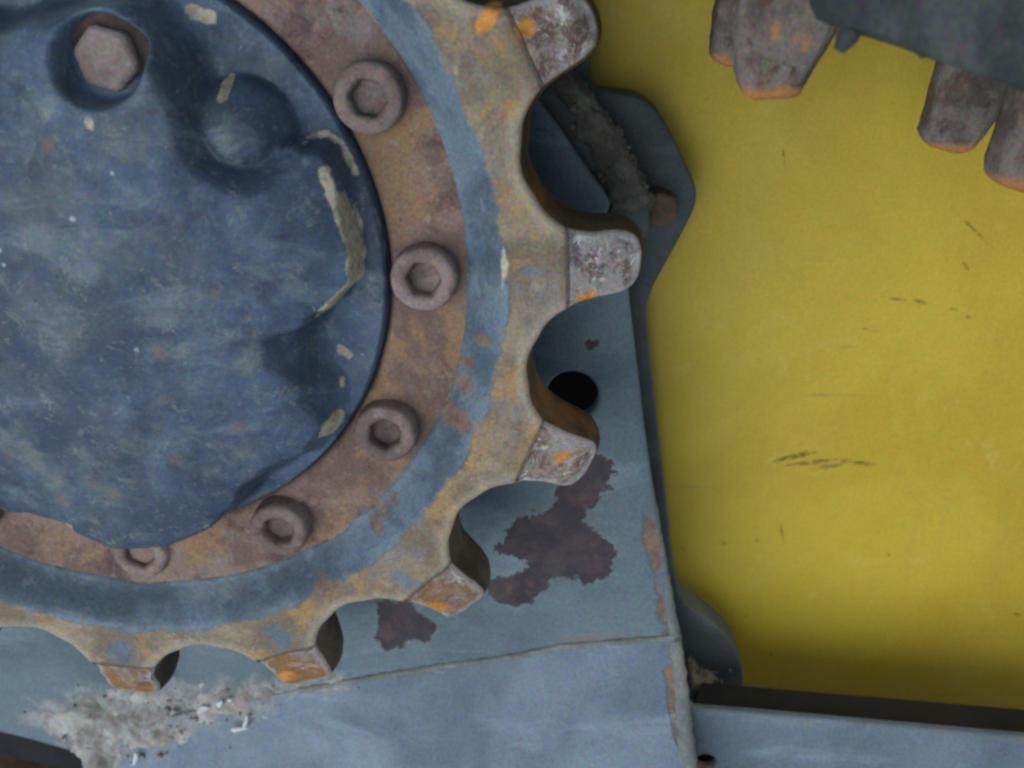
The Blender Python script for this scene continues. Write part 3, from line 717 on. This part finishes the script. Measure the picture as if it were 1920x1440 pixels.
# angle, radius of the raised body's edge, width of its wall
TAB = [(-180, .80, .10), (-135, .78, .10), (-110, .74, .08), (-93, .68, .08), (-82, .72, .10), (-68, .81, .09), (-58, .74, .14), (-48, .66, .12), (-38, .66, .08), (-31, .72, .04),
       (-27.5, .80, .03), (-25, .845, .025), (-20, .848, .022), (-13, .830, .022), (-6, .828, .022), (0, .817, .022), (4, .775, .03), (8, .72, .06), (14, .66, .14), (20, .68, .18),
       (27, .78, .14), (33, .85, .07), (40, .84, .06), (48, .80, .08), (55, .80, .07), (62, .835, .05), (70, .865, .04), (82, .882, .035), (92, .89, .035), (97, .86, .04),
       (102, .815, .05), (109, .825, .05), (116, .86, .05), (126, .88, .05), (150, .86, .06)]
bx_, by_ = D['boss'][0]; hx_, hy_ = D['hex'][0]
def hub_height(x, y):
    r = np.hypot(x, y); th = np.degrees(np.arctan2(y, x))
    q = lerp_table(th, TAB); ro = q[..., 0]+(fbm(x, y, 5, 40)-.5)*.03; w = q[..., 1]
    k = sstep(ro-r, -w*.5, w*.5)
    body = .058+.19*np.clip(1-(r/.87)**2, 0, 1)+(fbm(x, y, 2.2, 11)-.5)*.06+(fbm(x, y, 6, 12)-.5)*.012
    body = body+.045*np.exp(-((th-82)/20)**2)*sstep(r, .5, .85)
    rim = -.060+(fbm(x, y, 4, 15)-.5)*.02-.09*sstep(r, .884, .894)
    h = rim+(body-rim)*k
    dh = np.hypot(x-.586, y+.440)                                # hollow with a round boss in it
    h = h+(np.minimum(h, .035)-h)*sstep(.185-dh, 0, .10)
    d = np.hypot(x-bx_, y-by_)
    h = np.maximum(h, np.where(d < .145, -.05+.165*np.clip(1-(d/.145)**2, 0, 1)**.8, -1))
    d = np.hypot(x-hx_, y-hy_)                                   # countersink of the hex plug
    h = h+.02*sstep(.20-d, 0, .07)
    h = h-.085*sstep(.118-d, 0, .022)
    return h
nt_, nr_ = 560, 150
th = np.linspace(0, 2*math.pi, nt_, endpoint=False); rr = np.r_[np.linspace(.002, .9, nr_)]
T, Rr = np.meshgrid(th, rr, indexing='ij')
hxg = Rr*np.cos(T); hyg = Rr*np.sin(T); hz = -hub_height(hxg, hyg)
X = hxg.ravel(); Y = hyg.ravel()
chip = np.maximum.reduce([path_sdf(X, Y, D['h_lobe1'], .013), path_sdf(X, Y, D['h_lobe2'], .007), path_sdf(X, Y, D['h_chip_a'], .020), path_sdf(X, Y, D['h_chip_b'], .012),
    path_sdf(X, Y, D['h_chip_c'], .008), path_sdf(X, Y, D['h_chip_d'], .012), path_sdf(X, Y, D['h_chip_e'], .009), path_sdf(X, Y, D['h_chip_f'], .018),
    path_sdf(X, Y, D['h_chip_g'], .013), path_sdf(X, Y, D['h_chip_h'], .010), path_sdf(X, Y, D['h_chip_i'], .006)])
dust = np.maximum.reduce([path_sdf(X, Y, D['h_scr1'], .01), path_sdf(X, Y, D['h_scr2'], .006), dots_sdf(X, Y, D['h_dust'], .03), -.10+.14*sstep(Y, .1, .55)*sstep(.9-np.hypot(X, Y), 0, .3)])-.06  # dust marks, plus a broad tone paler towards the bottom
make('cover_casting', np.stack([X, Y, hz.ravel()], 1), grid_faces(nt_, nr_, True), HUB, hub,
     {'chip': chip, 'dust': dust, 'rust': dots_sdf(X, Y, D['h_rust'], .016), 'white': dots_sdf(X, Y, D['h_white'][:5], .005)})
# hex plug and the dark ring it sits in
zc = float(-hub_height(np.array([hx_]), np.array([hy_]))[0])
hp = [[hx_+.088*math.cos(a+.25), hy_+.088*math.sin(a+.25)] for a in np.linspace(0, 2*math.pi, 6, endpoint=False)]
pl_ = extrude_profile('hex_plug', chaikin(resample(hp, .03), 1), zc-.036, zc+.02, HEXM, hub, .014, .012)
rg = []
for i in range(40):
    a = 2*math.pi*i/40
    for r_, z_ in ((.060, zc-.003), (.113, zc-.006)): rg.append([hx_+r_*math.cos(a), hy_+r_*math.sin(a), z_])
make('plug_recess', rg, grid_faces(40, 2, True), SOCK, hub)

# ================================================================== drive sprocket
sp = thing('drive_sprocket', 'rusty toothed drive sprocket ring with worn teeth around the navy hub', 'sprocket', (0, 0, 0))
def lathe(rz, n, a0=0.0, a1=2*math.pi):
    wrap = abs(a1-a0-2*math.pi) < 1e-6
    th = np.linspace(a0, a1, n, endpoint=not wrap); v = []
    for t in th:
        for r, z in rz: v.append([r*math.cos(t), r*math.sin(t), z])
    return np.array(v), grid_faces(n, len(rz), wrap)
# bolt flange: recessed flat ring
prof = [(.893, .26), (.893, .13), (.897, .105), (.908, .092)]+[(.92+.01*i, .088) for i in range(21)]+[(1.124, .088)]
v, f = lathe(prof, 480)
flat = (v[:, 2] < .09)
v[:, 2] += np.where(flat, (fbm(v[:, 0]+5, v[:, 1]+5, 5, 61)-.5)*.014, 0)
make('bolt_flange', v, f, FLANGE, sp)
make('gap_ring', *lathe([(.86, .24), (.90, .24)], 120), SHADOWRING, sp)
# conical step with the band of blue paint, out to the root of the teeth
prof = [(1.120, .092), (1.126, .084)]+[(1.126+.114*t, .084-.104*(t*t*(3-2*t)*.6+t*.4)) for t in np.linspace(.08, 1, 14)]+[(1.25, -.021), (1.262, -.02), (1.272, -.02), (1.282, -.02), (1.286, -.0195), (1.292, .02)]
v, f = lathe(prof, 720)
r_ = np.hypot(v[:, 0], v[:, 1]); an = np.degrees(np.arctan2(v[:, 1], v[:, 0]))
v[:, 2] += (fbm(v[:, 0]+9, v[:, 1]+3, 7, 71)-.5)*.012*sstep(1.275-r_, 0, .03)
edge_r = 1.238+.018*sstep(an, 60, 85)+.012*(fbm(an*.05, an*0, 1.0, 77)-.5)*2
paint = np.minimum(edge_r-r_, r_-1.117)
wear = dots_sdf(v[:, 0], v[:, 1], D['band_wear'], .036)-.010
make('painted_band', v, f, BAND, sp, {'paint': paint, 'wear': wear, 'cream': poly_sdf(v[:, 0], v[:, 1], D['tooth_cream'])})
# teeth: one object each
HALF = [(12, 1.3235), (11, 1.325), (10, 1.332), (9, 1.342), (8, 1.350), (7, 1.360), (6, 1.380), (5.2, 1.402), (4.5, 1.425), (4.05, 1.455), (3.75, 1.49), (3.55, 1.53), (3.35, 1.565), (2.95, 1.595), (2.2, 1.613), (1.0, 1.622)]
outl = HALF+[(-a, r) for a, r in HALF[::-1]]
oc = [[r*math.cos(math.radians(a)), r*math.sin(math.radians(a))] for a, r in outl]
oc = [oc[0]]+chaikin(oc, 1, False)+[oc[-1]]
oc = resample(oc, .013, False)
def front_z(r, x, y, seed):
    z = -.02+.012*sstep(x, 1.414, 1.424)+np.clip(x-1.42, 0, 1)*.34
    z = z+np.clip(x-1.565, 0, 1)**2*16
    return z
def build_tooth(seed, var):
    P = np.array(oc); n = len(P)
    t = np.gradient(P, axis=0); L = np.hypot(t[:, 0], t[:, 1])+1e-9
    nin = np.c_[t[:, 1]/L, -t[:, 0]/L]                       # towards the body
    if (nin[n//2] @ np.array([1, 0])) > 0: nin = -nin
    nin[0] = -P[0]/np.hypot(*P[0]); nin[-1] = -P[-1]/np.hypot(*P[-1])
    wob = (fbm(P[:, 0]+seed, P[:, 1]*1.0+seed*2, 12, seed)-.5)*.016*sstep(np.hypot(P[:, 0], P[:, 1]), 1.36, 1.5)
    P = P-nin*wob[:, None]
    a = np.degrees(np.arctan2(P[:, 1], P[:, 0]))
    ab = np.sign(a)*12*(np.abs(a)/12)**.62; ab[0] = -12 if a[0] < 0 else 12; ab[-1] = -ab[0]
    B = np.c_[1.284*np.cos(np.radians(ab)), 1.284*np.sin(np.radians(ab))]
    rows = []; flank = []; 
    inner = P+nin*.018
    
    NV = 15
    for k in range(NV):
        q = B+(inner-B)*(k/(NV-1)); r = np.hypot(q[:, 0], q[:, 1])
        z = front_z(r, q[:, 0], q[:, 1], seed)+(fbm(q[:, 0]*1.0+seed*3.1, q[:, 1]+seed, 13, seed+2)-.5)*(.012*sstep(r, 1.29, 1.34)*sstep(11.5-np.abs(np.degrees(np.arctan2(q[:, 1], q[:, 0]))), 0, 2)+.022*sstep(r, 1.43, 1.5))
        rows.append(np.c_[q, z]); flank.append(np.full(n, -.2))
    zi = rows[-1][:, 2]
    for ins, dz, fl in ((.010, .002, -.12), (.004, .007, -.05), (.0, .018, .01)):
        rows.append(np.c_[P+nin*ins, zi+dz]); flank.append(np.full(n, fl))
    z1 = rows[-1][:, 2]
    for s in np.linspace(.12, 1, 9):
        bul = .012*math.sin(math.pi*s)
        rows.append(np.c_[P-nin*bul, z1+(.245-z1)*s]); flank.append(np.full(n, .3))
    rows.append(np.c_[P+nin*.03, np.full(n, .27)]); flank.append(np.full(n, .3))
    rows.append(np.c_[B, np.full(n, .27)]); flank.append(np.full(n, .3))
    rows.append(np.c_[B*.975, np.full(n, .20)]); flank.append(np.full(n, .3))
    V_ = np.stack(rows, 1).reshape(-1, 3); m = len(rows)
    pd = np.min(np.hypot(V_[:, None, 0]-P[None, :, 0], V_[:, None, 1]-P[None, :, 1]), 1); LIP = .035-pd
    r = np.hypot(V_[:, 0], V_[:, 1])
    fac = V_[:, 0]-(1.418+var.get('f', 0))
    FLK = np.stack(flank, 1).ravel()
    fac = np.where(FLK > .2, -.2, fac)
    org = np.full(len(V_), -1.0)
    for (ox, oy, ow) in var.get('orange', ()): org = np.maximum(org, ow-np.hypot(V_[:, 0]-ox, (V_[:, 1]-oy)))
    pnt = np.full(len(V_), -.3)
    for (ox, oy, ow) in var.get('paint', ()): pnt = np.maximum(pnt, ow-np.hypot(V_[:, 0]-ox, V_[:, 1]-oy))
    return V_, grid_faces(n, m), {'flank': FLK, 'facet': fac, 'orange': org, 'paint': pnt, 'rusty': np.full(len(V_), var.get('rusty', .25)), 'lip': LIP}
# along-the-tooth x (radius), across y (positive = clockwise)
VAR = {-1: dict(orange=[(1.40, -.115, .022), (1.38, -.105, .02), (1.36, -.095, .02), (1.455, -.045, .026)], f=.02),
       0: dict(orange=[(1.475, .085, .018), (1.455, .088, .016), (1.49, .083, .014)], paint=[(1.345, .01, .022), (1.32, .015, .022)], rusty=.15),
       1: dict(orange=[(1.515, -.005, .022), (1.53, -.02, .018)], rusty=.3),
       2: dict(orange=[(1.50, .075, .026), (1.53, .06, .022)], paint=[(1.335, .03, .028), (1.36, .04, .02)], rusty=.75),
       3: dict(orange=[(1.53, .06, .026), (1.55, .035, .018)], paint=[(1.31, .0, .045), (1.35, -.01, .038)], rusty=.95),
       4: dict(orange=[], paint=[(1.345, .0, .036)], rusty=1.0)}
TPH = -1.14
shared = None
for k in range(-1, 14):
    if k in VAR or shared is None and k > 4:
        v, f, at = build_tooth(3+k, VAR.get(k, {}))
        ca, sa = math.cos(math.radians(TPH+24*k)), math.sin(math.radians(TPH+24*k))
        v = np.c_[v[:, 0]*ca-v[:, 1]*sa, v[:, 0]*sa+v[:, 1]*ca, v[:, 2]]
        o = make('tooth', v, f, TOOTH, sp, at, angle=60)
        if k > 4: shared = (o, k)
    else:
        o = shared[0].copy(); COL.objects.link(o); o.parent = sp
        o.rotation_euler = (0, math.radians(24*(k-shared[1])), 0)
# socket-head bolts on the flange
def bolt_mesh():
    n = 48; rings = []; sock = []
    prof = [(.106, .10, 0), (.105, .030, 0), (.103, .014, 0), (.098, .005, 0), (.091, .001, 0), (.080, .0, 0), (.068, .0, 0), (.061, .003, .05)]
    for r, z, s in prof: rings.append([(r*math.cos(2*math.pi*i/n), r*math.sin(2*math.pi*i/n), z) for i in range(n)]); sock.append(s)
    for sc, z, s in ((.057, .010, .4), (.054, .022, .8), (.049, .040, .9), (.034, .044, .55), (.002, .046, .45)):
        ring = []
        for i in range(n):
            a = 2*math.pi*i/n; b = ((a+math.pi/6) % (math.pi/3))-math.pi/6
            r = sc*(.85*math.cos(math.pi/6)/math.cos(b)+.17)
            ring.append((r*math.cos(a), r*math.sin(a), z))
        rings.append(ring); sock.append(s)
    V_ = np.array(rings).reshape(-1, 3)
    f = []
    for k in range(len(rings)-1):
        for i in range(n): f.append((k*n+i, k*n+(i+1) % n, (k+1)*n+(i+1) % n, (k+1)*n+i))
    V_[:, :2] *= .93
    V_[:, :2] *= (1+.07*(fbm(V_[:, 0]+3, V_[:, 1]+3, 22, 91)-.5))[:, None]
    V_[:, 2] += (fbm(V_[:, 0]+1, V_[:, 1]+1, 30, 95)-.5)*.008
    return V_, f, {'socket': np.repeat(sock, n)}
bv, bf, bat = bolt_mesh()
b0 = None
BPH = -28.82
for k in range(12):
    if b0 is None:
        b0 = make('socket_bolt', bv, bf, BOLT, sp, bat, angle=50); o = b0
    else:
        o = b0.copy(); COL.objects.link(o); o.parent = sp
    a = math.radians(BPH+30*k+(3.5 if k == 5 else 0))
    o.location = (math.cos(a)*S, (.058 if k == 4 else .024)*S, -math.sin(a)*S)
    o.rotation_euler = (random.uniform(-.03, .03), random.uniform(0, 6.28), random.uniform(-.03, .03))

# ================================================================== track with guide lugs
tr = thing('rubber_track', 'dark rubber track belt with rusty guide lugs, upper right corner', 'track', (2.0, -.9, 0))
trk = D['track']
tp = [list(p) for p in trk]
extrude_profile('belt_edge', resample(tp, .03), -.62, -.45, RUBBER, tr, .02, .02, nz=3)
top = [[p[0]+.02, p[1]-.06] for p in trk[2:13]]
def lug(key, z0, z1, orange=()):
    pr = chaikin(D[key], 1); ym = max(p[1] for p in D[key])
    q = resample(pr, .02)
    def tipf(VV): return VV[:, 1]-(ym-.030)
    def orf(VV): return dots_sdf(VV[:, 0], VV[:, 1], orange, .02) if orange else np.full(len(VV), -1.0)
    return extrude_profile('guide_lug', q, z0, z1, LUG, tr, .032, .035, {'tip': tipf, 'orange': orf}, nz=8)
lug('lug1', -.2, -.07, [D['lug1'][3]+np.array([.075, -.11]), D['lug1'][3]+np.array([.13, -.08])])
lug('lug1b', .4, .53)
lug('lug2', .4, .53)
lug('lug3', -.2, -.07, [D['lug3'][3]+np.array([.07, -.10])])
# inner face of the belt the lugs grow from (out of the picture at the top)
iv = []
for x, y in [(1.55, -1.02), (1.9, -.98), (2.2, -.90), (2.6, -.76), (3.2, -.58), (4.0, -.3)]:
    for z in (-.62, 1.1): iv.append([x, y, z])
iv2 = [[a, b-.16, c] for a, b, c in iv]; m_ = len(iv)
fc = [(2*i, 2*i+1, 2*i+3, 2*i+2) for i in range(5)]
make('belt_inner_face', iv+iv2, fc+[tuple(m_+k for k in q[::-1]) for q in fc]+[(0, 1, m_+1, m_), (10, 11, m_+11, m_+10)]+[(2*i, 2*i+2, m_+2*i+2, m_+2*i) for i in range(5)]+[(2*i+1, 2*i+3, m_+2*i+3, m_+2*i+1) for i in range(5)], RUBBER, tr, smooth=False)
def crumb(pts, r, seed):
    return bead('rubber_shred', [[p[0], p[1], -.58] for p in resample(pts, .012, False)], lambda t: r*(1-.45*t), RUBBER, tr, 8, .6, seed)
crumb(D['crumb1'], .020, 5); crumb([[D['crumb2'][0][0], D['crumb2'][0][1]-.02], D['crumb2'][1]], .018, 8)
for o in bpy.data.objects:
    if '_o' in o: del o['_o']
